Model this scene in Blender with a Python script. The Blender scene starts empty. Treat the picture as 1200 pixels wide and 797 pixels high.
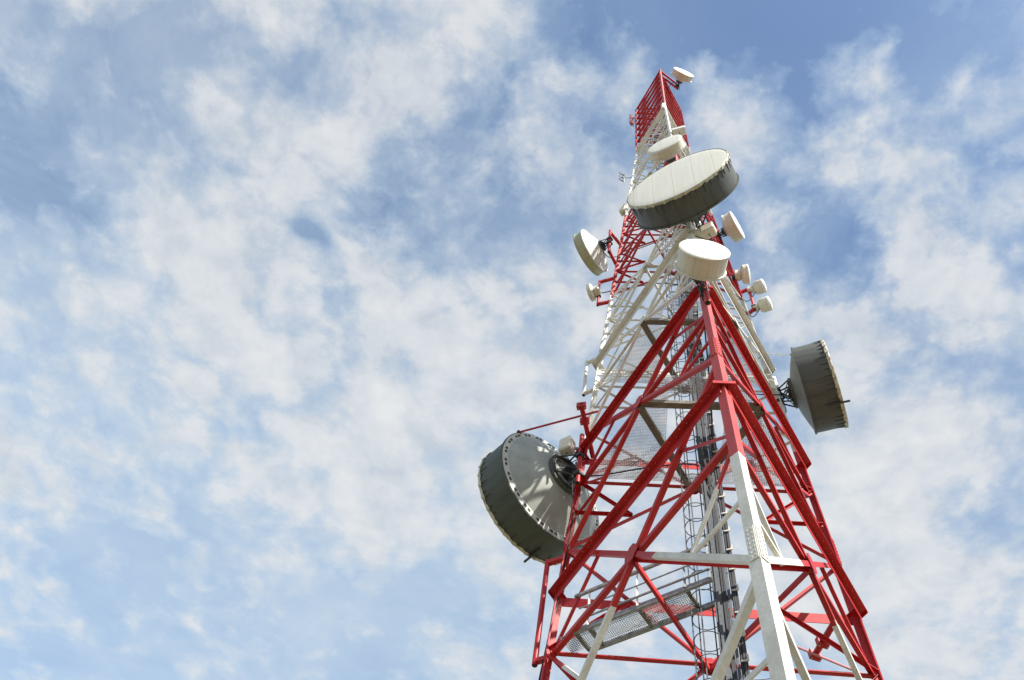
import bpy, math, random
from mathutils import Vector as V, Matrix
random.seed(7)
PI = math.pi
sc = bpy.context.scene
col = sc.collection
Z0 = 13.14                     # height of the tower's datum level above the ground
DATUM = V((0, 0, -Z0))

# ------------------------------------------------------------------ materials
def nodes_of(name):
    m = bpy.data.materials.new(name); m.use_nodes = True
    nt = m.node_tree; b = nt.nodes['Principled BSDF']
    return m, nt, b
def N(nt, typ, **k):
    n = nt.nodes.new(typ)
    for a, v in k.items(): setattr(n, a, v)
    return n
def L(nt, a, b): nt.links.new(a, b)
def setin(n, **k):
    for a, v in k.items(): n.inputs[a.replace('_', ' ')].default_value = v
def mixrgb(nt, fac, a, b, mode='MIX'):
    n = N(nt, 'ShaderNodeMix', data_type='RGBA', blend_type=mode)
    for sock, v in ((n.inputs[0], fac), (n.inputs[6], a), (n.inputs[7], b)):
        if hasattr(v, 'is_linked'): L(nt, v, sock)
        else: sock.default_value = v if not isinstance(v, tuple) else (*v, 1)
    return n.outputs[2]
def ramp(nt, fac, stops, interp='LINEAR'):
    r = N(nt, 'ShaderNodeValToRGB'); r.color_ramp.interpolation = interp
    e = r.color_ramp.elements
    while len(e) < len(stops): e.new(0.5)
    for el, (p, c) in zip(e, stops): el.position = p; el.color = (*c, 1) if isinstance(c, tuple) else (c, c, c, 1)
    if fac is not None: L(nt, fac, r.inputs[0])
    return r.outputs[0]
def noise(nt, vec, scale, detail=4, rough=.55, dist=0.0):
    n = N(nt, 'ShaderNodeTexNoise'); setin(n, Scale=scale, Detail=detail, Roughness=rough, Distortion=dist)
    if vec is not None: L(nt, vec, n.inputs['Vector'])
    return n.outputs[0]
def math_(nt, op, a, b=None, clamp=False):
    n = N(nt, 'ShaderNodeMath', operation=op, use_clamp=clamp)
    for s, v in ((n.inputs[0], a), (n.inputs[1], b)):
        if v is None: continue
        if hasattr(v, 'is_linked'): L(nt, v, s)
        else: s.default_value = v
    return n.outputs[0]

def plain(name, c, rough=.5, metal=0.0, var=.12, scale=6, spec=.5):
    m, nt, b = nodes_of(name)
    tc = N(nt, 'ShaderNodeTexCoord')
    n = noise(nt, tc.outputs['Object'], scale, 5)
    lo = tuple(max(0, x*(1-var*1.6)) for x in c); hi = tuple(min(1, x*(1+var)) for x in c)
    L(nt, ramp(nt, n, [(.3, lo), (.7, hi)]), b.inputs['Base Color'])
    setin(b, Roughness=rough, Metallic=metal); b.inputs['Specular IOR Level'].default_value = spec
    return m

# aviation paint: red and white bands at fixed heights
RED = (0.52, 0.009, 0.011); WHITE = (0.80, 0.79, 0.73)
BANDS = [(-30, RED), (-8.8, WHITE), (-1.94, RED), (4.55, WHITE), (11.75, RED), (18.5, WHITE), (26.3, RED)]
def paint(name, faded=0.0):
    m, nt, b = nodes_of(name)
    g = N(nt, 'ShaderNodeNewGeometry'); s = N(nt, 'ShaderNodeSeparateXYZ'); L(nt, g.outputs['Position'], s.inputs[0])
    wob = math_(nt, 'MULTIPLY', math_(nt, 'SUBTRACT', noise(nt, g.outputs['Position'], 9, 3), .5), .05)
    h = math_(nt, 'DIVIDE', math_(nt, 'ADD', s.outputs[2], wob), 60.0)
    red = tuple(RED[i]*(1-faded)+(.60, .12, .11)[i]*faded for i in range(3))  # pinker red covers both faded paint and sky sheen mixed into the colour
    base = ramp(nt, h, [(max(0, (z+Z0)/60), red if c is RED else WHITE) for z, c in BANDS], 'CONSTANT')
    n1 = noise(nt, g.outputs['Position'], 1.3, 5); n2 = noise(nt, g.outputs['Position'], 17, 6, .65)
    dirt = ramp(nt, n2, [(.42, (.74, .71, .64)), (.6, (1, 1, 1))])
    c = mixrgb(nt, .35, base, dirt, 'MULTIPLY')
    c = mixrgb(nt, math_(nt, 'MULTIPLY', ramp(nt, n1, [(.4, 0.0), (.75, 1.0)]), .06), c, (.62, .34, .30))
    c = mixrgb(nt, 1.0, c, ramp(nt, n1, [(.36, (.80, .78, .76)), (.60, (1, 1, 1))]), 'MULTIPLY')
    # runs of grime down the steel and a few rust specks
    mp = N(nt, 'ShaderNodeMapping'); L(nt, g.outputs['Position'], mp.inputs[0]); mp.inputs['Scale'].default_value = (9, 9, .8)
    n3 = noise(nt, mp.outputs[0], 1.6, 5, .6); n4 = noise(nt, g.outputs['Position'], 5.5, 6, .7)
    c = mixrgb(nt, math_(nt, 'MULTIPLY', ramp(nt, n3, [(.5, 0.0), (.7, 1.0)]), .26), c, mixrgb(nt, .5, c, (.16, .10, .06)))
    c = mixrgb(nt, math_(nt, 'MULTIPLY', ramp(nt, n4, [(.66, 0.0), (.74, 1.0)]), .55), c, (.17, .075, .035))
    L(nt, c, b.inputs['Base Color'])
    L(nt, math_(nt, 'ADD', math_(nt, 'MULTIPLY', n1, .25), .36), b.inputs['Roughness'])
    b.inputs['Specular IOR Level'].default_value = .45
    bp = N(nt, 'ShaderNodeBump'); setin(bp, Strength=.12, Distance=.01); L(nt, n2, bp.inputs['Height']); L(nt, bp.outputs[0], b.inputs['Normal'])
    return m

def drum(name, c, stain, streak=.6):
    """weathered shroud: streaks that run back from the front rim along the drum (local z)"""
    m, nt, b = nodes_of(name)
    tc = N(nt, 'ShaderNodeTexCoord'); s = N(nt, 'ShaderNodeSeparateXYZ'); L(nt, tc.outputs['Object'], s.inputs[0])
    ang = math_(nt, 'ARCTAN2', s.outputs[1], s.outputs[0])
    cb = N(nt, 'ShaderNodeCombineXYZ'); L(nt, math_(nt, 'MULTIPLY', math_(nt, 'COSINE', ang), 9.0), cb.inputs[0])
    L(nt, math_(nt, 'MULTIPLY', math_(nt, 'SINE', ang), 9.0), cb.inputs[1]); L(nt, math_(nt, 'MULTIPLY', s.outputs[2], .9), cb.inputs[2])
    n = noise(nt, cb.outputs[0], 1.0, 5, .6)
    n2 = noise(nt, tc.outputs['Object'], 2.2, 4)
    f = ramp(nt, n, [(.46, 0.0), (.66, 1.0)])
    base = mixrgb(nt, n2, tuple(x*.82 for x in c), tuple(min(1, x*1.15) for x in c))
    cc = mixrgb(nt, math_(nt, 'MULTIPLY', f, streak), base, stain)
    L(nt, cc, b.inputs['Base Color']); setin(b, Roughness=.55); b.inputs['Specular IOR Level'].default_value = .35
    return m

def radome_mat(name, c, seams=True):
    """cloth radome: soft weathering bands and a few seams across the face"""
    m, nt, b = nodes_of(name)
    tc = N(nt, 'ShaderNodeTexCoord'); mp = N(nt, 'ShaderNodeMapping'); L(nt, tc.outputs['Object'], mp.inputs[0])
    mp.inputs['Scale'].default_value = (5.5, .35, 1)
    n = noise(nt, mp.outputs[0], 1.6, 5, .6); n2 = noise(nt, tc.outputs['Object'], 3, 4)
    cc = mixrgb(nt, ramp(nt, n, [(.38, 0.0), (.66, 1.0)]), tuple(x*.92 for x in c), c)
    cc = mixrgb(nt, math_(nt, 'MULTIPLY', ramp(nt, n2, [(.45, 0.0), (.8, 1.0)]), .25), cc, tuple(x*.8 for x in (c[0], c[1]*.97, c[2]*.86)))
    if seams:
        s = N(nt, 'ShaderNodeSeparateXYZ'); L(nt, tc.outputs['Object'], s.inputs[0])
        fr = math_(nt, 'PINGPONG', math_(nt, 'ADD', s.outputs[0], .1), .26)
        line = math_(nt, 'LESS_THAN', fr, .008)
        cc = mixrgb(nt, math_(nt, 'MULTIPLY', line, .35), cc, (.2, .2, .18))
    L(nt, cc, b.inputs['Base Color']); setin(b, Roughness=.6); b.inputs['Specular IOR Level'].default_value = .3
    return m

M = dict(
    paint=paint('tower paint'), leg_paint=paint('faded leg paint with sheen', .35),  # leg red paled: some fading, plus sky sheen put into its colour
    red=plain('red mount paint', (.48, .016, .018), .4),
    white=plain('white enamel', (.76, .75, .70), .4, var=.06),
    cream=plain('cream plastic', (.70, .66, .54), .45, var=.08),
    beige=plain('beige fibreglass', (.62, .58, .47), .5, var=.1, scale=3),
    galv=plain('galvanized steel', (.30, .31, .31), .5, .45, .2, 14),
    dgalv=plain('aged steel beam', (.165, .155, .125), .65, .1, .25, 6),
    grate=plain('grating steel', (.46, .49, .51), .5, .3, .15, 10),
    bolt=plain('bolt zinc', (.50, .50, .48), .45, .3, .2, 20),
    black=plain('black rubber', (.018, .018, .02), .5, 0, .2, 20),
    dark=plain('dark strut steel', (.045, .05, .05), .5, .3, .2, 20),
    clip=plain('pale cable clip', (.5, .48, .42), .5, 0, .1, 20),
    drum_grey=drum('weathered grey shroud', (.098, .104, .096), (.03, .032, .028), .4),
    drum_dark=drum('weathered grey green shroud', (.085, .10, .085), (.03, .034, .026), .45),
    drum_white=drum('weathered white shroud', (.70, .67, .57), (.44, .38, .25), .35),
    drum_olive=drum('weathered olive shroud', (.46, .45, .31), (.27, .26, .14), .4),
    refl=plain('pale grey reflector', (.33, .35, .315), .55, .1, .1, 4),
    refl_w=plain('white reflector back', (.68, .68, .63), .5, 0, .12, 4),
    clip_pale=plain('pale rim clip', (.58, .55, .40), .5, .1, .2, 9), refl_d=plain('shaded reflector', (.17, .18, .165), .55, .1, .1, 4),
    flange=plain('pale flange', (.50, .51, .47), .55, 0, .1, 4),
    rad_grey=radome_mat('grey cloth radome', (.70, .69, .62)),
    rad_white=radome_mat('white radome', (.80, .80, .77), False),
    fringe=drum('yellowed radome edge', (.60, .58, .46), (.26, .23, .12), .8),
    tie=plain('dark radome tie', (.03, .032, .028), .6),
    pink=plain('faded pink antenna', (.62, .25, .27), .5),
    ladder=plain('ladder steel', (.085, .092, .10), .5, .4, .2, 14),
    rod=plain('white rod', (.7, .7, .66), .45),
    conc=plain('concrete', (.36, .35, .32), .85, 0, .15, 3),
)

# ------------------------------------------------------------------ mesh helpers
class MB:
    def __init__(self): self.v = []; self.f = []; self.p = []
    def prism(self, prof, p, q, U, W, prof2=None):
        """closed 2D profile swept from p to q; U, W are the profile axes"""
        self.p.append((len(self.v), len(self.f)))
        p, q = V(p), V(q); n = len(prof); b = len(self.v); prof2 = prof2 or prof
        self.v += [p+U*a+W*c for a, c in prof] + [q+U*a+W*c for a, c in prof2]
        for i in range(n): self.f.append((b+i, b+(i+1) % n, b+n+(i+1) % n, b+n+i))
        self.f.append(tuple(b+i for i in reversed(range(n)))); self.f.append(tuple(b+n+i for i in range(n)))
    def frame(self, p, q, ref=None):
        d = (V(q)-V(p)).normalized(); ref = ref or V((0, 0, 1))
        if abs(d.dot(ref)) > .97: ref = V((1, 0, 0))
        U = d.cross(ref).normalized(); return d, U, U.cross(d).normalized()
    def bar(self, p, q, w, h, ref=None):
        d, U, W = self.frame(p, q, ref)
        self.prism([(-w/2, -h/2), (w/2, -h/2), (w/2, h/2), (-w/2, h/2)], p, q, U, W)
    def angle(self, p, q, nrm, w, t, flip=1, w2=None):
        """L section: one flange flat against the plane of normal nrm, the other pointing back from it"""
        d = (V(q)-V(p)).normalized(); nn = (nrm-d*nrm.dot(d)).normalized(); S = d.cross(nn)*flip; w2 = w2 or w
        pr = [(-w/2, 0), (w/2, 0), (w/2, -t), (-w/2+t, -t), (-w/2+t, -w2), (-w/2, -w2)]
        self.prism(pr if flip > 0 else list(reversed(pr)), p, q, S, nn)
    def tube(self, pts, r, seg=8, caps=True, r2=None):
        self.p.append((len(self.v), len(self.f)))
        pts = [V(p) for p in pts]; b0 = len(self.v); n = len(pts); U = None
        for i, p in enumerate(pts):
            d = (pts[min(i+1, n-1)]-pts[max(i-1, 0)]).normalized()
            if U is None:
                ref = V((0, 0, 1)) if abs(d.z) < .9 else V((1, 0, 0)); U = d.cross(ref).normalized()
            else: U = (U-d*U.dot(d)).normalized()
            W = d.cross(U); rr = r if r2 is None else r+(r2-r)*i/(n-1)
            for k in range(seg):
                a = 2*PI*k/seg; self.v.append(p+U*math.cos(a)*rr+W*math.sin(a)*rr)
        for i in range(n-1):
            for k in range(seg):
                self.f.append((b0+i*seg+k, b0+i*seg+(k+1) % seg, b0+(i+1)*seg+(k+1) % seg, b0+(i+1)*seg+k))
        if caps:
            self.f.append(tuple(b0+k for k in reversed(range(seg)))); self.f.append(tuple(b0+(n-1)*seg+k for k in range(seg)))
    def ring(self, c, r, tr, X, Y, seg=48, ts=6, a0=0, a1=2*PI):
        full = abs(a1-a0-2*PI) < 1e-6; n = seg if full else seg+1
        pts = [V(c)+X*math.cos(a0+(a1-a0)*i/seg)*r+Y*math.sin(a0+(a1-a0)*i/seg)*r for i in range(n)]
        if not full: self.tube(pts, tr, ts); return
        self.p.append((len(self.v), len(self.f)))
        b = len(self.v); Zx = X.cross(Y)
        for i in range(n):
            rad = (pts[i]-V(c)).normalized()
            for k in range(ts):
                a = 2*PI*k/ts; self.v.append(pts[i]+rad*math.cos(a)*tr+Zx*math.sin(a)*tr)
        for i in range(n):
            j = (i+1) % n
            for k in range(ts): self.f.append((b+i*ts+k, b+j*ts+k, b+j*ts+(k+1) % ts, b+i*ts+(k+1) % ts))
    def lathe(self, prof, seg=64, closed=False):
        """(r, z) profile about local z"""
        self.p.append((len(self.v), len(self.f)))
        b = len(self.v); n = len(prof)
        for r, z in prof:
            for k in range(seg):
                a = 2*PI*k/seg; self.v.append(V((r*math.cos(a), r*math.sin(a), z)))
        for i in range(n if closed else n-1):
            j = (i+1) % n
            for k in range(seg): self.f.append((b+i*seg+k, b+i*seg+(k+1) % seg, b+j*seg+(k+1) % seg, b+j*seg+k))
        if not closed:
            for i in (0, n-1):
                if prof[i][0] > 1e-6: self.f.append(tuple(b+i*seg+k for k in range(seg)))
    def box(self, c, sx, sy, sz, X=V((1, 0, 0)), Y=V((0, 1, 0)), bev=0):
        c = V(c); Zx = X.cross(Y)
        if bev:
            self.p.append((len(self.v), len(self.f))); pr = []
            for qx, qy in ((1, 1), (-1, 1), (-1, -1), (1, -1)):
                o = [(sx/2, sy/2-bev), (sx/2-bev*.3, sy/2-bev*.3), (sx/2-bev, sy/2)]
                if qx*qy < 0: o.reverse()
                pr += [(qx*a, qy*b) for a, b in o]
            pr2 = [(a*(1-2*bev/sx), b*(1-2*bev/sy)) for a, b in pr]
            z1, z2 = sz/2, sz/2-bev; bb = len(self.v); n = len(pr)
            for P, z in ((pr2, -z1), (pr, -z2), (pr, z2), (pr2, z1)): self.v += [c+X*a+Y*b+Zx*z for a, b in P]
            for k in range(3):
                for i in range(n): self.f.append((bb+k*n+i, bb+k*n+(i+1) % n, bb+(k+1)*n+(i+1) % n, bb+(k+1)*n+i))
            self.f.append(tuple(bb+i for i in reversed(range(n)))); self.f.append(tuple(bb+3*n+i for i in range(n)))
        else:
            self.prism([(-sx/2, -sy/2), (sx/2, -sy/2), (sx/2, sy/2), (-sx/2, sy/2)], c-Zx*sz/2, c+Zx*sz/2, X, Y)
    def bolt(self, p, ax, r=.016, h=.018):
        ax = V(ax).normalized(); self.tube([V(p), V(p)+ax*h], r, 6)
    def pieces(self):
        out = []; ends = self.p[1:]+[(len(self.v), len(self.f))]
        for (v0, f0), (v1, f1) in zip(self.p, ends):
            m = MB(); m.v = self.v[v0:v1]; m.f = [tuple(x-v0 for x in f) for f in self.f[f0:f1]]; m.p = [(0, 0)]; out.append(m)
        return out
    def each(self, name, mat, parent=None, origin=None, smooth=False):
        return [m.build(name, mat, parent, origin, smooth) for m in self.pieces()]
    def add(self, m):
        o = len(self.v); self.v += m.v; self.f += [tuple(x+o for x in f) for f in m.f]
    def build(self, name, mat, parent=None, origin=None, smooth=False):
        o0 = V(origin) if origin is not None else V((0, 0, 0))
        me = bpy.data.meshes.new(name); me.from_pydata([tuple(p-o0) for p in self.v], [], self.f); me.update()
        import bmesh
        bm = bmesh.new(); bm.from_mesh(me); bmesh.ops.recalc_face_normals(bm, faces=bm.faces); bm.to_mesh(me); bm.free()
        if smooth:
            me.shade_smooth(); me.set_sharp_from_angle(angle=math.radians(35))
        me.materials.append(mat)
        ob = bpy.data.objects.new(name, me); col.objects.link(ob)
        if parent is not None: ob.parent = parent
        return ob
def tag(o, label=None, cat=None, group=None, kind=None):
    for k, v in (('label', label), ('category', cat), ('group', group), ('kind', kind)):
        if v: o[k] = v
    return o
def empty(name, loc, label, cat, group=None, rot=None):
    o = bpy.data.objects.new(name, None); o.empty_display_size = .3; col.objects.link(o)
    if rot is not None: o.matrix_world = Matrix.Translation(loc) @ rot.to_4x4()
    else: o.location = loc
    return tag(o, label, cat, group)

# ------------------------------------------------------------------ camera (solved from the tower's geometry)
cam = bpy.data.cameras.new('camera'); co = bpy.data.objects.new('camera', cam); col.objects.link(co)
RX = V((0.99173743, 0.03636227, 0.12302302)); DN = V((0.02569969, 0.88323049, -0.46823437)); FW = V((-0.12568375, 0.46752720, 0.87499824))
CP = V((-1.5633565, -9.9014947, -11.5427281))
mw = Matrix.Identity(4)
for i in range(3): mw[i][0] = RX[i]; mw[i][1] = -DN[i]; mw[i][2] = -FW[i]; mw[i][3] = CP[i]-DATUM[i]
co.matrix_world = mw
cam.sensor_width = 36; cam.lens = 1012.7605/1200*36; cam.clip_end = 20000; cam.clip_start = .05
sc.camera = co

# ------------------------------------------------------------------ tower geometry
SL, ZK = 0.06637502, 25.324
def S(z): return 3-SL*min(z, ZK)
ANG = {'F': -90, 'R': 30, 'L': 150}
def rad(n): a = math.radians(ANG[n]); return V((math.cos(a), math.sin(a), 0))
def legp(n, z): p = rad(n)*S(z); p.z = z; return p
FACES = [('F', 'L'), ('F', 'R'), ('L', 'R')]
def fn(a, b, z):
    A, B, C = legp(a, z), legp(b, z), legp(a, z-1 if z > ZK else z+.5)
    n = (B-A).cross(C-A).normalized()
    return n if n.dot(A+B) > 0 else -n
def fp(a, b, t, z): return legp(a, z).lerp(legp(b, z), t)

tower = empty('lattice_tower', (0, 0, 0), 'tall red and white banded triangular steel lattice tower rising out of the frame bottom', 'tower')
def T(mb, name, mat, parent=None, smooth=False): return mb.build(name, M[mat] if isinstance(mat, str) else mat, parent or tower, DATUM, smooth)

def TE(mb, name, mat, parent=None, smooth=False): return mb.each(name, M[mat], parent or tower, DATUM, smooth)
splice_bolts = MB(); many_bolts = MB()              # the hundreds of bolts too many to list
# --- legs: bent plate angles with the corner outward, wider lengths below each splice
NODES = [-13.1, -9.3, -4.05, 1.2, 5.05, 8.7, 12.0, 15.05, 17.9, 20.55, 23.0, 25.324]
TOPN = [25.324+1.06*i for i in range(9)]; TOPZ = TOPN[-1]
def legw(z): return .165 if z < -4.05 else .145 if z < 1.2 else .13 if z < 8.7 else .11 if z < 17.9 else .085
def flange(n, s):
    a = math.radians(ANG[n]+180+45*s); return V((math.cos(a), math.sin(a), 0))
for n in 'FLR':
    mb = MB(); cuts = [-13.1, -4.05, 1.2, 8.7, 17.9, ZK, TOPZ]
    oth = [k for k in 'FLR' if k != n]
    for z0, z1 in zip(cuts, cuts[1:]):
        p, q = legp(n, z0), legp(n, z1); w = legw((z0+z1)/2); t = .024
        d1, d2 = flange(n, 1), flange(n, -1)
        i1 = (d2-d1*d1.dot(d2)).normalized(); i2 = (d1-d2*d2.dot(d1)).normalized()
        X = V((1, 0, 0)); Y = V((0, 1, 0)); o = rad(n)*.045
        pts = [V((0, 0, 0)), d1*w, d1*w+i1*t, (d1+d2)*t*1.15, d2*w+i2*t, d2*w]
        pr = [((v+o).x, (v+o).y) for v in pts]
        mb.prism(pr, p, q, X, Y)
    leg = T(mb, 'leg', 'leg_paint' if n == 'F' else 'paint')
    ft = MB(); b = legp(n, -13.14); ft.prism([(-.55, -.55), (.55, -.55), (.55, .55), (-.55, .55)], b+V((0, 0, -.4)), b+V((0, 0, .35)), V((1, 0, 0)), V((0, 1, 0)), [(-.42, -.42), (.42, -.42), (.42, .42), (-.42, .42)])
    T(ft, 'footing', 'conc')
    for zj, ln in ((-4.05, .55), (1.2, .62), (8.7, .5)):
        sp = MB(); bl = MB(); w = legw(zj+.1)
        for k in (1, -1):
            p, q = legp(n, zj-.02)+rad(n)*.045, legp(n, zj+ln)+rad(n)*.045; ax = (q-p).normalized()
            d = flange(n, k); nrm = ax.cross(d).normalized(); nrm = nrm if nrm.dot(rad(n)) > 0 else -nrm
            side = d*(w*.49)
            sp.prism([(.012, .002), (w*.94, .002), (w*.94, .014), (.012, .014)], p, q, d, nrm)
            for r_ in range(7):
                for c_ in (.3, .7):
                    bl.bolt(p.lerp(q, (r_+.6)/7.2)+d*w*c_+nrm*.014, nrm, .012, .011)
        so = T(sp, 'splice_plate', 'leg_paint' if n == 'F' else 'paint', leg); splice_bolts.add(bl)

# --- face bracing
RINGZ = [0.05, 4.15, 7.95]
def crossz(z0, z1): w0, w1 = S(z0), S(z1); return z0+(z1-z0)*w0/(w0+w1)
def member(name, a, b, t0, z0, t1, z1, w, off, flip=1, mat='paint', trim0=.0, trim1=.0):
    nrm = fn(a, b, (z0+z1)/2); p, q = fp(a, b, t0, z0), fp(a, b, t1, z1); d = (q-p).normalized()
    mb = MB(); mb.angle(p+d*trim0+nrm*off, q-d*trim1+nrm*off, nrm, w, max(.008, w*.11), flip); return mb
rest = MB()
nsec = 0
for i, (z0, z1) in enumerate(zip(NODES, NODES[1:])):
    zc = crossz(z0, z1); sc_ = S(zc)/3
    hi = 1.0 if z0 < 4 else .74 if z0 < 11 else .82 if z0 < 16 else .66
    wd = .087*(.55+.45*sc_)*hi; wh = .088*(.55+.45*sc_)*hi; ws = .064*(.6+.4*sc_)*hi
    for fi, (a, b) in enumerate(FACES):
        T(member('d', a, b, 0, z0, 1, z1, wd, -.012, 1, trim0=.12, trim1=.12), 'diagonal_brace', 'paint')
        T(member('d', a, b, 1, z0, 0, z1, wd, -.012-wd*.12-.004, -1, trim0=.12, trim1=.12), 'diagonal_brace', 'paint')
        T(member('h', a, b, 0, zc, 1, zc, wh, -.012-wd*.26-.006, 1, trim0=.1, trim1=.1), 'horizontal_brace', 'paint')
        # gusset at the crossing
        g = MB(); c = fp(a, b, .5, zc); nr = fn(a, b, zc); hx = (legp(b, zc)-legp(a, zc)).normalized(); up = nr.cross(hx)
        k = .17*sc_
        g.prism([(-k, -k*.3), (-k*.3, -k), (k*.3, -k), (k, -k*.3), (k, k*.3), (k*.3, k), (-k*.3, k), (-k, k*.3)], c-nr*.002, c+nr*.008, hx, up)
        T(g, 'gusset_plate', 'paint')
        for side in (0, 1):
            e = lambda t: t if side == 0 else 1-t
            # points a quarter of the way along the diagonals
            zq1 = zc+(z1-zc)*.5; zq0 = z0+(zc-z0)*.5
            tq1 = .5*S(zq1)**0*(.5); tq0 = .25
            segs = [(e(0), zc, e(.2565), zq1), (e(0), zc, e(.243), zq0), (e(0), zq0, e(.243), zq0)]
            if not any(abs(zq1-r) < .6 for r in RINGZ): segs.append((e(0), zq1, e(.2565), zq1))
            if i >= 9: segs = segs[:2]
            for s_ in segs:
                m_ = member('s', a, b, *s_, ws, -.012-wd*.5-.01, 1 if side else -1, trim0=.06, trim1=.0)
                if 2 <= i <= 5 and nsec < 98: T(m_, 'secondary_brace', 'paint'); nsec += 1
                else:
                    o_ = len(rest.v); rest.v += m_.v; rest.f += [tuple(x+o_ for x in f_) for f_ in m_.f]
    # plan bracing between the face middles
    mids = [fp(a, b, .5, zc)+V((0, 0, -.05)) for a, b in FACES]
    plat = i in (3, 4)
    for u_, v_ in ((0, 1), (1, 2), (2, 0)):
        mb = MB(); p, q = mids[u_], mids[v_]; d = (q-p).normalized()
        dz = V((0, 0, -.012*u_))
        if plat: mb.bar(p+d*.05+dz, q-d*.05+dz, .13, .10); T(mb, 'platform_beam', 'dgalv')
        else: mb.angle(p+d*.05+dz, q-d*.05+dz, V((0, 0, 1)), .08*sc_+.01, .01); T(mb, 'plan_brace', 'paint')
o = T(rest, 'small_lattice_braces', 'paint'); o['kind'] = 'stuff'

# --- top straight section: close horizontals and crossed braces
for z0, z1 in zip(TOPN, TOPN[1:]):
    for a, b in FACES:
        T(member('h', a, b, 0, z1-.03, 1, z1-.03, .075, .0, 1, trim0=.05, trim1=.05), 'horizontal_brace', 'paint')
        T(member('d', a, b, 0, z0, 1, z1-.1, .05, -.035, 1, trim0=.08, trim1=.08), 'diagonal_brace', 'paint')
        T(member('d', a, b, 1, z0, 0, z1-.1, .05, -.05, -1, trim0=.08, trim1=.08), 'diagonal_brace', 'paint')
for a, b in FACES:
    mb = member('h', a, b, 0, (TOPN[0]+TOPN[1])/2, 1, (TOPN[0]+TOPN[1])/2, .08, .0, 1, trim0=.05, trim1=.05); T(mb, 'horizontal_brace', 'paint')

# --- ring beams: angle with a bolted top flange outward and a web hanging from its inner edge
for zr in RINGZ:
    ro = S(zr)+.08; hw = .17; fl = .135
    def vert(n, s, r): t = V((-rad(n).y, rad(n).x, 0)); v_ = rad(n)*r+t*s; v_.z = zr; return v_
    for a, b in FACES:
        ta = V((-rad(a).y, rad(a).x, 0)); sa = 1 if ta.dot(rad(b)) > 0 else -1; sb = -1 if sa > 0 else 1
        p, q = vert(a, hw*sa, ro), vert(b, hw*sb, ro)
        d = (q-p).normalized(); out = V((d.y, -d.x, 0)); out = out if out.dot(p+q) > 0 else -out; up = V((0, 0, 1))
        d0 = -.02 if a != 'F' else 0
        pr = [(0, 0), (0, .014), (-fl, .014), (-fl, -.20), (-fl+.012, -.20), (-fl+.012, 0)]
        mb = MB(); mb.prism(pr, p, q, out, up); rb = T(mb, 'ring_beam', 'paint')
        bl = MB(); Ln = (q-p).length; nb = int(Ln/.15)
        for k in range(nb): bl.bolt(p+d*(Ln*(k+.5)/nb)-out*fl*(.36+.26*(k % 2)), -up, .007, .011)
        if zr < 1 and 'L' not in (a, b) or zr < 1 and a == 'F': TE(bl, 'bolt', 'bolt', rb)
        else: many_bolts.add(bl)
    for n in 'FLR':
        t = V((-rad(n).y, rad(n).x, 0)); mb = MB(); r_ = rad(n)
        p, q = r_*(ro)-t*hw, r_*(ro)+t*hw; p.z = q.z = zr+.004
        mb.prism([(.012, -.05), (.012, .016), (-.2, .016), (-.2, .004), (0, .004), (0, -.05)], p, q, r_, V((0, 0, 1))); T(mb, 'ring_corner_plate', 'paint')

o = T(many_bolts, 'bolts', 'bolt'); o['kind'] = 'stuff'
o = T(splice_bolts, 'splice_bolts', 'paint'); o['kind'] = 'stuff'
# --- platforms with open grating
def tri_span(y, z, inset, axis=0):
    """x-interval of the tower triangle (seen from above) on a line of constant y (axis 0) or y-interval at constant x"""
    P = [rad(n)*(S(z)-inset) for n in 'FRL']; xs = []
    for i in range(3):
        A, B = P[i], P[(i+1) % 3]; c0, c1 = (A.y, B.y) if axis == 0 else (A.x, B.x)
        if (c0-y)*(c1-y) < 0:
            t = (y-c0)/(c1-c0); pt = A.lerp(B, t); xs.append(pt.x if axis == 0 else pt.y)
    return (min(xs), max(xs)) if len(xs) >= 2 else None
HX, HY = (-.62, .50), (-.9, 1.0)
for zp in (crossz(1.2, 5.05), crossz(5.05, 8.7)):
    z = zp+.03; ins = .28; g = MB(); pl = empty('platform', (0, 0, 0), None, None); pl.parent = tower
    st = .036; R_ = S(z)
    yf = -S(z)*.5+.10
    y = yf
    while y < R_*.55:
        sp = tri_span(y, z, ins, 0)
        if sp:
            for x0, x1 in ([(sp[0], HX[0]), (HX[1], sp[1])] if HY[0] < y < HY[1] else [sp]):
                if x1-x0 > .05: g.bar(V((x0, y, z)), V((x1, y, z)), .007, .016)
        y += st
    x = -R_
    while x < R_:
        sp = tri_span(x, z, ins, 1)
        if sp and sp[1] > yf+.06:
            sp = (max(sp[0], yf), sp[1])
            for y0, y1 in ([(sp[0], HY[0]), (HY[1], sp[1])] if HX[0] < x < HX[1] else [sp]):
                if y1-y0 > .05: g.bar(V((x, y0, z+.02)), V((x, y1, z+.02)), .007, .016)
        x += st
    T(g, 'grating', 'grate', pl)
# guard rails of the upper platform on its back edge
for zz in (7.42, 7.68):
    mb = MB(); nr = fn('L', 'R', zz)
    mb.tube([legp('L', zz)-nr*.08, legp('R', zz)-nr*.08], .022, 8); T(mb, 'guard_rail', 'white')

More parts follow.
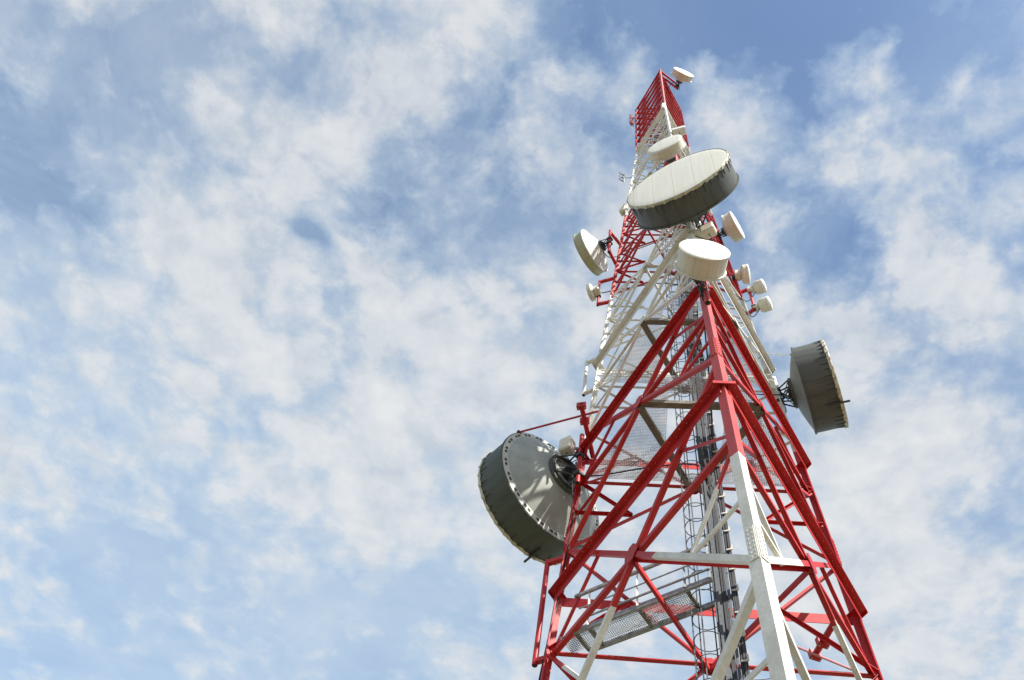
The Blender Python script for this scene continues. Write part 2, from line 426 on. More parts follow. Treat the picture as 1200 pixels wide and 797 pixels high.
# --- catwalk at the first cross level, from the left leg to the ladder
cw = empty('catwalk', (0, 0, 0), None, None); cw.parent = tower
D_ = V((.8475, -.5308, 0)); N_ = V((.5308, .8475, 0)); A0 = V((-2.21, .95, -1.3)); LEN = 2.5; WD = .47
mb = MB(); mb.bar(A0, A0+D_*LEN, .05, .09); mb.bar(A0+N_*WD, A0+N_*WD+D_*(LEN+.1), .05, .09); TE(mb, 'side_beam', 'galv', cw)
mb = MB()
for s_ in (.02, .28, 1.2, 2.05): mb.bar(A0+D_*s_+N_*.03-V((0, 0, .015)), A0+D_*s_+N_*(WD-.03)-V((0, 0, .015)), .06, .05)
TE(mb, 'cross_beam', 'dgalv', cw)
mb = MB(); k = 0
zz = V((0, 0, .03)); a_ = -.3
while a_ < 2.05: mb.bar(A0+D_*a_+N_*.03+zz, A0+D_*a_+N_*(WD-.03)+zz, .009, .012); a_ += .036
b_ = .045
while b_ < WD-.03: mb.bar(A0-D_*.3+N_*b_+zz+V((0, 0, .014)), A0+D_*2.05+N_*b_+zz+V((0, 0, .014)), .009, .012); b_ += .036
T(mb, 'grating', 'grate', cw)
RH = .74
for s_ in (.28, 1.2, 2.05, 2.47):
    mb = MB(); mb.bar(A0+D_*s_-N_*.03, A0+D_*s_-N_*.03+V((0, 0, RH)), .035, .035); T(mb, 'handrail_post', 'white' if s_ < 1.5 else 'galv', cw)
for h_, w_ in ((RH, .05), (.42, .018), (.17, .028)):
    mb = MB(); mb.bar(A0-N_*.055+D_*(.0 if h_ > .5 else .1)+V((0, 0, h_)), A0-N_*.055+D_*LEN+V((0, 0, h_)), w_, w_); T(mb, 'handrail', 'galv', cw)
mb = MB(); e_ = A0+D_*2.62+N_*.0
mb.bar(A0+D_*2.3+N_*WD, A0+D_*2.3+N_*WD+V((0, 0, .5)), .028, .028); mb.bar(A0+D_*2.42+N_*WD, A0+D_*2.42+N_*WD+V((0, 0, .55)), .028, .028)
mb.bar(A0+D_*2.3+N_*WD*.5+V((0, 0, .32)), A0+D_*2.42+N_*WD+V((0, 0, .32)), .02, .02); TE(mb, 'gate_bar', 'galv', cw)

# --- climbing ladder with safety cage, and the cable tray beside it
ld = empty('ladder', (0, 0, 0), None, None); ld.parent = tower
CX, CY, CR = -.19, .0, .21
for yy in (-.13, .13):
    mb = MB(); mb.bar(V((.0, yy, -13.1)), V((.0, yy, 30.5)), .022, .04); T(mb, 'ladder_rail', 'ladder', ld)
mb = MB(); z = -12.9
while z < 30: mb.tube([V((.0, -.13, z)), V((.0, .13, z))], .011, 6, False); z += .25
low = MB()
for k, m_ in enumerate(mb.pieces()):
    if 36 <= k < 134: T(m_, 'rung', 'ladder', ld)
    else: low.add(m_)
o = T(low, 'rungs', 'ladder', ld); o['kind'] = 'stuff'
mb = MB(); z = -10.6
X_, Y_ = V((1, 0, 0)), V((0, 1, 0))
while z < 27:
    mb.ring(V((CX, CY, z)), CR, .009, X_, Y_, 14, 4, math.radians(38), math.radians(322)); z += .42
TE(mb, 'cage_hoop', 'ladder', ld)
for a in (50, 115, 180, 245, 310):
    p = V((CX+CR*math.cos(math.radians(a)), CY+CR*math.sin(math.radians(a)), 0)); mb = MB()
    mb.bar(p+V((0, 0, -10.6)), p+V((0, 0, 27)), .012, .02); T(mb, 'cage_strap', 'ladder', ld)
tr = empty('cable_tray', (0, 0, 0), None, None); tr.parent = tower
for xx in (.045, .185):
    mb = MB(); mb.prism([(-.022, -.02), (.022, -.02), (.022, .02), (-.022, .02)], V((xx, -.06, -13)), V((xx, -.06, 31)), X_, Y_); T(mb, 'tray_rail', 'ladder', tr)
mb = MB(); z = -12.5
while z < 31: mb.bar(V((.02, -.03, z)), V((.32, -.03, z)), .03, .03); z += .8
TE(mb, 'tray_rung', 'galv', tr)
for xx, yy, r_, zt in ((.095, -.075, .026, 31), (.135, -.06, .024, 30), (.115, -.02, .026, 16), (.235, -.075, .022, 29), (.275, -.07, .024, 24), (.31, -.055, .018, 15), (.255, -.03, .022, 9)):
    mb = MB(); pts = []; z = -13
    while z < zt: pts.append(V((xx+random.uniform(-.008, .008), yy+random.uniform(-.008, .008), z))); z += .9
    mb.tube(pts, r_, 7); T(mb, 'cable', 'black', tr, True)
mb = MB(); z = -12.3
while z < 30:
    mb.prism([(.225, 0), (.335, .03), (.335, .14), (.315, .14), (.30, .052), (.225, .02)], V((0, -.125, z)), V((0, -.105, z)), X_, V((0, 0, 1))); z += .46
TE(mb, 'cable_clip', 'clip', tr)

# --- mounting frames: pipes held off the legs by arms
def mount(px, py, z0, z1, leg_, zarms=None, r=.05, mat='paint', sleeve=False):
    mb = MB(); mb.tube([V((px, py, z0)), V((px, py, z1))], r, 12); pp = T(mb, 'mounting_pipe', mat, None, True)
    cap = MB(); cap.tube([V((px, py, z0-.012)), V((px, py, z0+.004))], r*.8, 12); T(cap, 'pipe_bore', 'black', pp)
    for za in (zarms or (z0+.08, z1-.08)):
        q = legp(leg_, za); d = (q-V((px, py, za))); d.normalize()
        mb = MB(); mb.bar(V((px, py, za))-d*.02, q+d*.02, .09, .08); T(mb, 'mount_arm', mat)
mount(-2.86, 1.63, -1.44, 1.08, 'L', r=.05)
mount(-2.46, 1.40, 6.80, 8.50, 'L', r=.045)
# stub pipes on the ring beams with clamped flanges
def stub(p, q, r=.055, clamps=(.0, .42)):
    p, q = V(p), V(q); d = (q-p).normalized(); mb = MB(); mb.tube([p, q], r, 12); s_ = T(mb, 'stub_pipe', 'paint', None, True)
    for c_ in clamps:
        mb = MB(); m_ = p+d*c_; mb.bar(m_, m_+d*.10, r*3.6, r*3.0); T(mb, 'clamp', 'paint', s_)
        bl = MB()
        for sx in (-1, 1): bl.bolt(m_+d*.05+V((-d.y, d.x, 0))*sx*r*1.3-V((0, 0, r*1.5)), (0, 0, -1), .014, .016)
        TE(bl, 'clamp_bolt', 'bolt', s_)
    return s_
stub((-2.39, .02, 4.2), (-2.12, 1.36, 4.15), clamps=(0, .38))
stub((1.93, 2.33, -.2), (2.22, 1.5, -.1), clamps=(0, .3))
mb = MB(); mb.tube([V((1.60, 2.02, -.28)), V((2.95, 2.65, -.28))], .022, 8); T(mb, 'strut_rod', 'pink')

# ------------------------------------------------------------------ microwave dishes
GROUP = 'microwave dish antennas on the tower'
def dish(kind, C, az, R, depth, cone, label, leg_, shroud, radome, refl, name='dish_antenna', hubr=.33, flange=False, ties=0, fringe=False,
         pipe=None, frame='dark', mountz=(-.5, .5), peg=None, dome=.03, rim='rad_white', strut=None, poff=0.0):
    a = math.radians(az); Zl = V((math.cos(a), math.sin(a), 0)); Yl = V((0, 0, 1)); Xl = Yl.cross(Zl)
    rot = Matrix((Xl, Yl, Zl)).transposed()
    base = V(C)-Zl*(depth+cone)-DATUM
    root = empty(name, base, label, 'dish antenna', GROUP, rot)
    seg = 96 if R > 1 else 56
    zr, zf = cone, cone+depth
    # reflector back: shallow bowl from the hub to the rear rim
    mb = MB(); pr = []
    for k in range(9):
        t = k/8; ro_ = R*.915 if flange else R-.01; r_ = R*hubr*.8+(ro_-R*hubr*.8)*t; pr.append((r_, (cone-(.05 if flange else 0))*(t**1.25)))
    inner = [(r_-.012, z_+.02) for r_, z_ in reversed(pr)]
    mb.lathe(pr+inner, seg, True); rf = mb.build('reflector', M[refl], root, smooth=True)
    # shroud
    mb = MB(); e = .012
    mb.lathe([(R, zr), (R, zf), (R-e, zf), (R-e, zr)], seg, True); sh = mb.build('shroud', M[shroud], root, smooth=True)
    mb = MB(); mb.lathe([(R+.001, zr-.018), (R+.03, zr-.018), (R+.03, zr+.022), (R+.001, zr+.022)], seg, True); mb.build('rear_rim', M[shroud if R > 1 else refl], sh, smooth=True)
    # radome
    mb = MB(); pr = [(R*math.cos(k/6*PI/2) if k < 6 else 0.0001, zf+.015+dome*math.sin(k/6*PI/2)) for k in range(7)]
    mb.lathe([(R+.004, zf-.004), (R+.004, zf+.01)]+pr, seg); rd = mb.build('radome', M[radome], root, smooth=True)
    mb = MB(); hh = .055 if R > 1 else .03
    if fringe:     # laced cloth edge with a slightly wavy hem
        b0 = len(mb.v)
        for k in range(seg*2):
            a_ = PI*k/seg; w = .05+.010*math.sin(a_*19)+.006*math.sin(a_*47)+random.uniform(-.010, .010)
            for r_, z_ in ((R+.012, zf+.022), (R+.026, zf), (R+.016, zf-w)): mb.v.append(V((r_*math.cos(a_), r_*math.sin(a_), z_)))
        n_ = seg*2
        for k in range(n_):
            j = (k+1) % n_
            for q_ in (0, 1): mb.f.append((b0+k*3+q_, b0+j*3+q_, b0+j*3+q_+1, b0+k*3+q_+1))
        mb.build('radome_edge', M['fringe'], rd, smooth=True)
        mb = MB()
        for k in range(30):
            a_ = 2*PI*(k+.2*random.random())/30; X = V((math.cos(a_), math.sin(a_), 0)); Y = V((-X.y, X.x, 0))
            mb.box(X*(R+.024)+V((0, 0, zf-.022)), .022, .055+.03*random.random(), .075, X, Y)
        mb.each('rim_clip', M['clip_pale'], rd)
    else:
        mb.lathe([(R+.003, zf-hh), (R+.016, zf-hh), (R+.016, zf+.006), (R+.003, zf+.012)], seg, True); mb.build('radome_edge', M[rim], rd, smooth=True)
    if ties:
        mb = MB()
        for k in range(ties):
            a_ = 2*PI*(k+.55*random.random())/ties; X = V((math.cos(a_), math.sin(a_), 0)); Y = V((-math.sin(a_), math.cos(a_), 0)); ln = random.uniform(.06, .25)
            mb.prism([(-.010, 0), (.010, 0), (.004, .016), (-.004, .016)], X*(R+.002)+V((0, 0, zf-.07)), X*(R+.001)+V((0, 0, zf-.07-ln)), Y, X, [(-.003, 0), (.003, 0), (.002, .004), (-.002, .004)])
        mb.each('lacing_tie', M['tie'], rd)
    if flange:     # slotted bolting flange inside the rear rim
        mb = MB(); n_ = 22
        w = R*.09
        mb.lathe([(R-w, zr-.055), (R+.008, zr-.030), (R+.008, zr-.022), (R-w, zr-.047)], seg, True)
        fl = mb.build('rim_flange', M['flange'], rf, smooth=True)
        mb = MB()
        for k in range(n_):
            a_ = 2*PI*k/n_
            for da, ln in ((-.045, .055), (.045, .06)):
                X = V((math.cos(a_+da), math.sin(a_+da), 0)); Y = V((-X.y, X.x, 0)); c_ = X*(R-w*.52)+V((0, 0, zr-.046))
                mb.prism([(-ln*.62, -.036), (ln*.35, -.04), (ln*.5, 0), (ln*.2, .04), (-ln*.5, .04)], c_-V((0, 0, .004)), c_+V((0, 0, .002)), X, Y)
        mb.each('flange_slot', M['tie'], rf)
    # hub and mounting frame
    hr = R*hubr; mb = MB(); mb.lathe([(hr*.82, -.05), (hr, -.05), (hr, .06), (hr*.82, .06)], 40, True); hub = mb.build('hub_ring', M['drum_dark' if frame == 'dark' else refl], root, smooth=True)
    mb = MB(); mb.lathe([(hr*.84, .0), (hr*.84, .02), (.0001, .05), (.0001, .03)], 32, True); mb.build('hub_plate', M[refl], hub, smooth=True)
    pz = -.22-.12*R   # the mast pipe runs here, parallel to local y
    mb = MB(); ph = R*.42
    for k in range(6):
        a_ = 2*PI*(k+.5)/6; p = V((hr*.9*math.cos(a_), hr*.9*math.sin(a_), -.03)); q = V((poff+.05*math.copysign(1, p.x), math.copysign(ph*.55, p.y)+p.y*.2, pz+.04))
        mb.tube([p, q], .02*max(.55, min(1, R)), 7)
        q2 = V((2*poff-q.x, -q.y*.3, pz+.05)); mb.tube([p, q2], .012*max(.6, min(1, R)), 6)
    mb.ring(V((0, 0, -.06)), hr*.8, .02*max(.5, min(1, R)), V((1, 0, 0)), V((0, 1, 0)), 32, 6)
    mb.each('mount_strut', M[frame], root, smooth=True)
    mb = MB()
    for sy in (-1, 1): mb.box(V((poff, sy*ph*.55, pz)), .17, .1, .16, bev=.012)
    mb.each('pipe_clamp', M[frame], root)
    mb = MB(); mb.tube([V((0, 0, .0)), V((0, 0, -.12))], hr*.3, 14); mb.tube([V((0, -.02, -.1)), V((.03, -.12, pz*.8)), V((.08, -.4*R-.1, pz*.8)), V((.12, -.9*R, pz*1.1))], .014, 6)
    mb.each('feed_line', M['black'], root, smooth=True)
    if peg is not None:
        a_ = math.radians(peg); p = V((math.cos(a_), math.sin(a_), 0))
        mb = MB(); mb.tube([p*(R+.03)+V((0, 0, zf-.33)), p*(R+.06)+V((0, 0, zf+.16))], .026, 10); mb.build('rim_peg', M['dark'], root, smooth=True)
    if pipe:
        w = rot @ V((0, 0, pz)); P = base+w+DATUM; z0, z1 = pipe
        mount(P.x, P.y, P.z+z0, P.z+z1, leg_, (P.z+z0+.12, P.z+z1-.12), .05 if R > .7 else .04)
    if strut:
        ang, target, mat_, r_ = strut
        p = root.matrix_world @ V((R*math.cos(math.radians(ang)), R*math.sin(math.radians(ang)), zr+.03)) if False else base+rot @ V(((R+.03)*math.cos(math.radians(ang)), (R+.03)*math.sin(math.radians(ang)), zr-.02))
        q = V(target)-DATUM; inv = rot.transposed()
        mb = MB(); mb.tube([inv @ (p-base), inv @ (q-base)], r_, 8); mb.build('strut_rod', M[mat_], root)
        mb = MB(); mb.box(inv @ (p-base), .09, .07, .07, bev=.01); mb.build('strut_bracket', M['dark'], root)
    return root

dish('big', (-3.527, 2.323, 3.544), 134, 1.42, .746, .50, 'huge dark grey dish seen from behind at lower left, tower shadow on its pale back', 'L', 'drum_dark', 'rad_grey', 'refl',
     flange=True, ties=46, fringe=True, pipe=(-.62, 1.15), peg=-100, hubr=.36, strut=(40, (-2.02, .22, 4.25), 'red', .024))
dish('big', (-.336, -3.411, 9.206), 243, 1.30, .64, .34, 'huge grey dish high on the front leg, pale striped face above a dark drum', 'F', 'drum_grey', 'rad_grey', 'refl',
     ties=44, fringe=True, pipe=(-.8, .9), hubr=.36)
dish('mid', (-.085, -3.784, 3.65), 278, .46, .40, .14, 'white drum dish with bright blank face on the front leg just above the red section', 'F', 'drum_white', 'rad_white', 'refl_w',
     rim='drum_white', frame='dark', poff=.165)
mount(-.015, -2.985, 3.04, 4.35, 'F', (3.5, 4.2), .055, 'leg_paint')
dish('mid', (-.41, -2.58, 15.25), 244, .56, .27, .2, 'shallow white dish tucked directly above the huge front dish', 'F', 'drum_white', 'rad_grey', 'refl_w', pipe=(-.7, .7), rim='white')
dish('mid', (1.131, -1.361, 32.843), 293, .53, .28, .17, 'topmost white drum dish beside the tower tip', 'F', 'drum_white', 'rad_white', 'refl_w', pipe=(-.7, .7), rim='white')
dish('mid', (-2.771, 1.034, 14.989), 146, .77, .30, .28, 'white dish with olive rim seen from behind on an upper left red bracket', 'L', 'drum_olive', 'rad_white', 'refl_w', pipe=(-.95, .95), rim='drum_olive', hubr=.25)
dish('mid', (2.182, .497, 16.506), 328, .505, .30, .15, 'pinkish white drum dish on the right edge below the huge front dish', 'R', 'drum_white', 'rad_white', 'refl_w', pipe=(-.6, .6), rim='white')
dish('big', (3.49, .90, 6.92), 341, 1.05, .72, .24, 'large dark drum dish jutting out on the right side of the tower', 'R', 'drum_grey', 'rad_grey', 'refl_d',
     ties=40, fringe=True, pipe=(-.9, .9), peg=-98, hubr=.36, strut=(115, (2.12, 1.05, 8.6), 'rod', .016))

# small round link antennas: thick drum with a rounded cap and a radio box on its back
def small_link(C, az, R, dep, label, leg_, px, py, el=0):
    a = math.radians(az); Zl = V((math.cos(a), math.sin(a), 0)); Yl = V((0, 0, 1)); Xl = Yl.cross(Zl); rot = Matrix((Xl, Yl, Zl)).transposed()
    base = V(C)-Zl*dep*.5-DATUM; root = empty('dish_antenna', base, label, 'dish antenna', GROUP, rot)
    mb = MB(); mb.lathe([(R*.35, 0), (R*.8, .02), (R, dep*.28), (R, dep*.8), (R*.999, dep*.8)], 40); mb.build('shroud', M['drum_white'], root, smooth=True)
    mb = MB(); mb.lathe([(R*1.035, dep*.74), (R*1.04, dep*.86), (R*.9, dep*.97), (R*.5, dep*1.04), (.0001, dep*1.06)], 40); mb.build('radome', M['rad_white'], root, smooth=True)
    mb = MB(); mb.box(V((0, 0, -.09)), R*.9, R*.9, .17, bev=.02); mb.build('radio_box', M['cream'], root)
    P = rot.transposed() @ (V((px, py, C[2]))-DATUM-base); mb = MB(); mb.bar(V((0, 0, -.14)), P, .05, .06); mb.build('support_arm', M['dark'], root); mb = MB(); mb.box(P, .15, .12, .13, bev=.01); mb.build('pipe_clamp', M['dark'], root)
mount(-2.29, 1.21, 11.55, 13.3, 'L', r=.038, mat='red')
small_link((-2.50, 1.11, 12.25), 158, .27, .18, 'small shallow white dish on the lower left bracket under the olive rimmed one', 'L', -2.29, 1.21)
mount(2.13, .96, 10.95, 12.45, 'R', r=.04, mat='red')
small_link((2.40, .83, 12.23), -22, .21, .34, 'small white round dish at the top of the right bracket pair', 'R', 2.13, .96)
small_link((2.42, .87, 11.12), -22, .21, .34, 'small white round dish at the bottom of the right bracket pair', 'R', 2.13, .96)
small_link((2.12, .90, 13.3), -10, .30, .26, 'small beige dish close against the right red edge above the bracket pair', 'R', 1.80, 1.02)

# radio boxes and other antennas
def radio_box(C, sx, sy, sz, az, label, mat, leg_, name='radio_unit', cat='radio unit'):
    a = math.radians(az); X = V((math.cos(a), math.sin(a), 0)); Y = V((-math.sin(a), math.cos(a), 0)); base = V(C)-DATUM
    root = empty(name, base-V((0, 0, sz/2)), label, cat); o0 = V((0, 0, -sz/2))
    mb = MB(); mb.box(-o0, sx, sy, sz, X, Y, bev=min(sx, sy)*.12); mb.build('casing', M[mat], root)
    mb = MB(); mb.box(-o0+V((0, 0, sz*.5+.012)), sx*.86, sy*.86, .03, X, Y, bev=.008); mb.build('lid', M['white'], root)
    q = legp(leg_, C[2])-DATUM-(base-V((0, 0, sz/2))); p = -o0; d = (q-p).normalized()
    mb = MB(); mb.bar(p+d*min(sx, sy)*.45, q, .05, .06); mb.build('bracket', M['galv'], root)
    mb = MB(); mb.tube([V((0, 0, .02)), V((.02, 0, -.1)), V((.1, .08, -.3)), q*.8+V((0, 0, -.3))], .012, 6); mb.build('lead', M['black'], root, smooth=True)
radio_box((-2.71, 1.29, 4.40), .30, .26, .42, 150, 'cream radio box on the pipe beside the huge lower left dish', 'cream', 'L')
radio_box((.40, -2.46, 8.1), .34, .26, .36, -30, 'white box unit half hidden under the right end of the huge front dish', 'cream', 'F')
radio_box((.30, -1.72, 20.1), .50, .30, .26, -15, 'white box unit above the shallow upper dish near the red top', 'white', 'F')
radio_box((-.10, -1.36, 25.6), .13, .10, .75, -60, 'slim white box strapped to the front leg below the red top', 'white', 'F')
radio_box((-1.36, .78, 32.1), .14, .22, 1.6, 150, 'faded pink slim panel on the left edge of the red top', 'pink', 'L', 'panel_antenna', 'panel antenna')
radio_box((-1.62, .9, 19.05), .24, .24, .6, 150, 'small grey white unit on the left leg beside the huge front dish', 'cream', 'L')
# folded dipole array on the left
base = V((-1.62, .80, 22.5))-DATUM
dp = empty('dipole_antenna', base, 'small dark antenna of looped rods on the left edge of the white section', 'antenna')
mb = MB(); q = legp('L', 22.5)-DATUM-base
mb.tube([V((0, 0, -.45)), V((0, 0, .55))], .014, 6); mb.tube([V((0, 0, .1)), q], .016, 6); mb.each('boom', M['galv'], dp)
for k, zz in enumerate((-.35, .05, .45)):
    mb = MB(); c = V((-.12, -.06, zz)); mb.ring(c, .11, .011, V((.86, .5, 0)), V((0, 0, 1)), 14, 5); mb.tube([c, V((0, 0, zz))], .01, 5); mb.each('loop', M['dark'], dp)

# --- loose cables from the tray to the dishes (part of the tower's wiring)
def cable(pts, r=.016):
    P = [V(p) for p in pts]; out = []
    for i in range(len(P)-1):
        p0, p1, p2, p3 = P[max(i-1, 0)], P[i], P[i+1], P[min(i+2, len(P)-1)]
        for k in range(6):
            t = k/6; out.append(.5*((2*p1)+(p2-p0)*t+(2*p0-5*p1+4*p2-p3)*t*t+(3*p1-p0-3*p2+p3)*t**3))
    out.append(P[-1]); mb = MB(); mb.tube(out, r, 7); T(mb, 'cable', 'black', tr, True)
cable([(.1, -.08, 1.0), (-.05, -.15, 1.9), (-.9, .5, 2.7), (-2.0, 1.0, 3.0), (-2.5, 1.2, 3.3)])
cable([(.12, -.08, 1.4), (.02, -.2, 2.1), (-.05, -.12, 2.8)], .03)
cable([(.28, -.08, 4.2), (.6, .2, 5.4), (1.6, .9, 6.3), (2.3, 1.2, 6.8)])
cable([(.2, -.08, 6.6), (.2, -.9, 7.4), (.1, -2.0, 8.3), (.1, -2.45, 9.0)])
cable([(.25, -.08, 2.6), (.2, -.9, 3.4), (.05, -2.1, 4.1), (.0, -2.6, 4.5)])
cable([(.2, -.06, 10.2), (-.5, .3, 11.2), (-1.5, .9, 12.1), (-2.2, 1.15, 12.3)])
cable([(.1, -.06, 11.3), (.8, .4, 11.6), (1.6, .9, 11.9), (2.0, 1.0, 11.6), (2.3, .9, 12.1)], .013)
cable([(2.28, .92, 11.0), (2.05, 1.0, 10.6), (1.9, 1.1, 11.1), (1.2, .7, 11.0), (.3, -.06, 10.4)], .013)
cable([(.15, -.06, 14.2), (-.8, .5, 14.6), (-1.6, .95, 14.9), (-2.0, .9, 14.5), (-2.25, .85, 14.9)], .014)
cable([(.25, -.06, 15.8), (.8, .3, 16.1), (1.4, .75, 16.4), (1.75, .75, 16.1)], .014)
cable([(.2, -.06, 30.5), (.3, -.6, 31.4), (.5, -1.0, 31.9), (.85, -.95, 32.5)], .014)
cable([(-2.42, 1.34, 2.2), (-2.5, 1.44, 1.0), (-2.56, 1.46, 0), (-2.7, 1.54, -1.2), (-2.9, 1.67, -3.6)], .014)
cable([(-.3, -.8, -3.6), (.9, .6, -2.2), (1.2, 1.25, -1.0)], .006)

# ------------------------------------------------------------------ ground (out of frame; catches and returns the light)
m, nt, b = nodes_of('dry grass and gravel')
g = N(nt, 'ShaderNodeNewGeometry'); n = noise(nt, g.outputs['Position'], .35, 6, .6); n2 = noise(nt, g.outputs['Position'], 9, 5, .7)
c = mixrgb(nt, n2, ramp(nt, n, [(.35, (.06, .075, .03)), (.65, (.14, .12, .075))]), (.15, .135, .095)); L(nt, c, b.inputs['Base Color']); setin(b, Roughness=.95)
mb = MB(); K = 6000; mb.v = [V((-K, -K, 0)), V((K, -K, 0)), V((K, K, 0)), V((-K, K, 0))]; mb.f = [(0, 1, 2, 3)]
tag(mb.build('ground', m), kind='structure')

# ------------------------------------------------------------------ light
SUN_AZ, SUN_EL = 315.0, 42.0
a, e = math.radians(SUN_AZ), math.radians(SUN_EL)
sd = V((math.cos(a)*math.cos(e), math.sin(a)*math.cos(e), math.sin(e)))
sl = bpy.data.lights.new('sun', 'SUN'); sl.energy = 5.0; sl.angle = math.radians(.53); sl.color = (1, .955, .88)
so = bpy.data.objects.new('sun', sl); col.objects.link(so); so.rotation_euler = sd.to_track_quat('Z', 'Y').to_euler(); so.location = (20, -10, 60)

w = bpy.data.worlds.new('World'); sc.world = w; w.use_nodes = True; nt = w.node_tree
bg = nt.nodes['Background']; bg.inputs[1].default_value = .127
sky = N(nt, 'ShaderNodeTexSky', sky_type='NISHITA'); sky.sun_disc = False; sky.sun_elevation = e; sky.sun_rotation = math.radians((90-SUN_AZ) % 360)
sky.altitude = 300; sky.air_density = 1.0; sky.dust_density = .6; sky.ozone_density = 1.15
tc = N(nt, 'ShaderNodeTexCoord'); s = N(nt, 'ShaderNodeSeparateXYZ'); L(nt, tc.outputs['Generated'], s.inputs[0])
zc_ = math_(nt, 'MAXIMUM', s.outputs[2], .04)
px, py = math_(nt, 'DIVIDE', s.outputs[0], zc_), math_(nt, 'DIVIDE', s.outputs[1], zc_)
P = N(nt, 'ShaderNodeCombineXYZ'); L(nt, px, P.inputs[0]); L(nt, py, P.inputs[1])
# warp the cloud layer so its patches are torn
wn = N(nt, 'ShaderNodeTexNoise'); setin(wn, Scale=6, Detail=2, Roughness=.5); L(nt, P.outputs[0], wn.inputs['Vector'])
wv = N(nt, 'ShaderNodeVectorMath', operation='SUBTRACT'); L(nt, wn.outputs['Color'], wv.inputs[0]); wv.inputs[1].default_value = (.5, .5, .5)
ws_ = N(nt, 'ShaderNodeVectorMath', operation='SCALE'); L(nt, wv.outputs[0], ws_.inputs[0]); ws_.inputs['Scale'].default_value = .07
wp = N(nt, 'ShaderNodeVectorMath', operation='ADD'); L(nt, P.outputs[0], wp.inputs[0]); L(nt, ws_.outputs[0], wp.inputs[1])
n1 = noise(nt, wp.outputs[0], 4.4, 8, .56); n2 = noise(nt, wp.outputs[0], 13, 7, .6); n3 = noise(nt, P.outputs[0], 1.7, 3, .5); n4 = noise(nt, wp.outputs[0], 42, 5, .6)
vw = N(nt, 'ShaderNodeVectorMath', operation='SCALE'); vn = N(nt, 'ShaderNodeTexNoise'); setin(vn, Scale=16, Detail=5, Roughness=.65); L(nt, P.outputs[0], vn.inputs['Vector']); L(nt, vn.outputs['Color'], vw.inputs[0]); vw.inputs['Scale'].default_value = .11
vp = N(nt, 'ShaderNodeVectorMath', operation='ADD'); L(nt, wp.outputs[0], vp.inputs[0]); L(nt, vw.outputs[0], vp.inputs[1])
def cells(sc__):
    v = N(nt, 'ShaderNodeTexVoronoi', feature='SMOOTH_F1', voronoi_dimensions='2D'); setin(v, Scale=sc__, Smoothness=.35); L(nt, vp.outputs[0], v.inputs['Vector']); return v.outputs['Distance']
puff = math_(nt, 'ADD', math_(nt, 'MULTIPLY', cells(9.5), -.55), math_(nt, 'MULTIPLY', cells(21), -.34))
dens = math_(nt, 'ADD', math_(nt, 'MULTIPLY', n1, 1.45), math_(nt, 'ADD', math_(nt, 'MULTIPLY', n2, .70), math_(nt, 'ADD', math_(nt, 'MULTIPLY', n3, .25), math_(nt, 'MULTIPLY', n4, .30))))
dens = math_(nt, 'ADD', dens, math_(nt, 'ADD', puff, .40))
# broad thick banks and clear gaps of the cloud layer: (x, y, radius, amount)
BLOBS = [(.111, .115, .12, -.42), (.30, .14, .09, -.34), (-.743, .229, .16, -.26), (-.539, .132, .06, -.30), (-.392, .182, .05, -.28), (-.403, .392, .016, -.55), (-.388, .404, .014, -.35),
         (-.207, .375, .045, -.15), (-.70, .33, .12, -.24), (.235, .385, .05, -.26), (.20, .27, .10, .20), (.31, .29, .07, .16), (.10, .42, .05, -.2), (-.297, .99, .07, -.26), (-.85, 1.2, .24, -.30), (-.45, 1.1, .16, -.22), (-.569, .56, .20, .12), (-.383, .70, .22, .24),
         (-.411, .25, .09, .14), (-.577, .40, .08, .14), (.45, .66, .2, .06), (.30, .84, .18, .24), (.33, .38, .07, .14), (-.096, .45, .09, .16), (-.13, .66, .14, .16), (.5, .95, .3, .20), (.37, .5, .10, .10), (-.30, .45, .12, .10)]
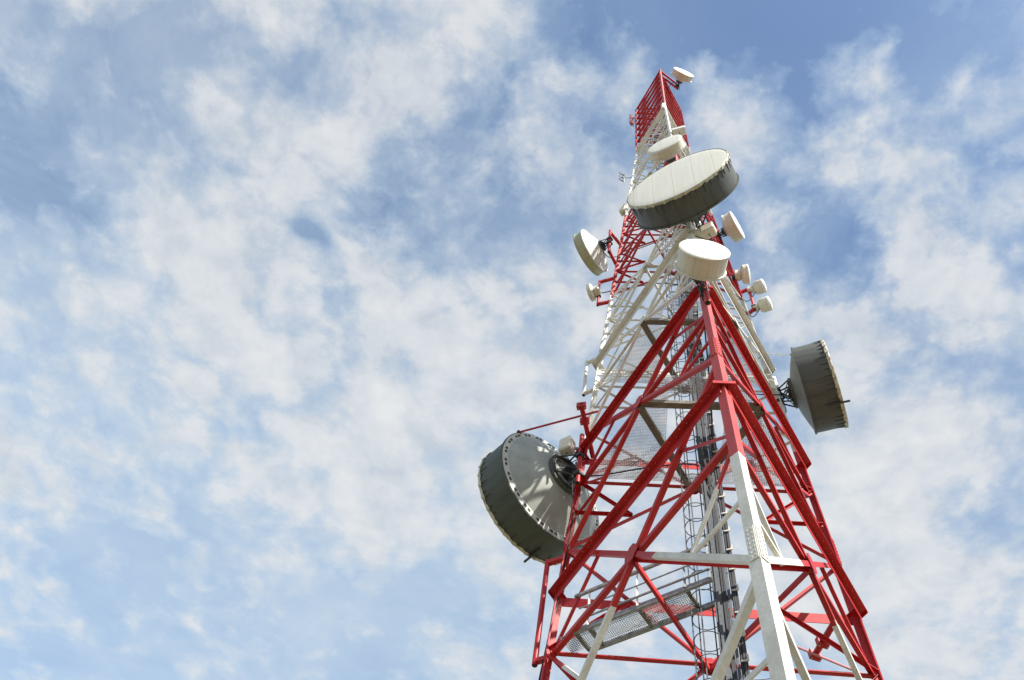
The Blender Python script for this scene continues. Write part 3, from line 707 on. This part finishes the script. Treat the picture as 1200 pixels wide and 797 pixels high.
for bx, by, br, am in BLOBS:
    dv = N(nt, 'ShaderNodeVectorMath', operation='DISTANCE'); L(nt, wp.outputs[0], dv.inputs[0]); dv.inputs[1].default_value = (bx, by, 0)
    q = math_(nt, 'DIVIDE', dv.outputs['Value'], br); gx = math_(nt, 'POWER', 2.718, math_(nt, 'MULTIPLY', math_(nt, 'MULTIPLY', q, q), -1.0))
    dens = math_(nt, 'ADD', dens, math_(nt, 'MULTIPLY', gx, am))
cover = ramp(nt, math_(nt, 'SUBTRACT', dens, 1.10), [(.0, .0), (.14, .18), (.33, .49), (.53, .80), (.90, 1.0)])
# a second, thin sheet of cloud below the puffs, open towards the clear patch
th = ramp(nt, noise(nt, wp.outputs[0], 3.4, 8, .62, .4), [(.34, .0), (.52, .33), (.72, .60)])
dv = N(nt, 'ShaderNodeVectorMath', operation='DISTANCE'); L(nt, wp.outputs[0], dv.inputs[0]); dv.inputs[1].default_value = (.17, .10, 0)
th = math_(nt, 'MULTIPLY', th, ramp(nt, dv.outputs['Value'], [(.06, .0), (.34, 1.0)]))
inv = math_(nt, 'MULTIPLY', math_(nt, 'SUBTRACT', 1.0, cover), math_(nt, 'SUBTRACT', 1.0, th)); cover = math_(nt, 'SUBTRACT', 1.0, inv)
bright = ramp(nt, n2, [(.32, (3.0, 3.24, 3.5)), (.50, (3.5, 3.67, 3.82)), (.64, (3.8, 3.9, 3.98))])
# thin high veil that thickens away from the zenith
veil = ramp(nt, math_(nt, 'SUBTRACT', math_(nt, 'MULTIPLY', py, 1.0), math_(nt, 'MULTIPLY', px, .45)), [(.35, .0), (1.35, .38)])
mv = N(nt, 'ShaderNodeMix', data_type='RGBA'); L(nt, veil, mv.inputs[0]); L(nt, sky.outputs[0], mv.inputs[6]); mv.inputs[7].default_value = (3.7, 4.5, 5.2, 1)
bright = mixrgb(nt, ramp(nt, cover, [(.15, .0), (.8, 1.0)]), (2.75, 3.62, 4.35), bright)
mixc = N(nt, 'ShaderNodeMix', data_type='RGBA'); L(nt, cover, mixc.inputs[0]); L(nt, mv.outputs[2], mixc.inputs[6]); L(nt, bright, mixc.inputs[7])
L(nt, mixc.outputs[2], bg.inputs[0])

vs = sc.view_settings; vs.view_transform = 'Standard'; vs.look = 'None'; vs.exposure = 0.72; vs.gamma = 1
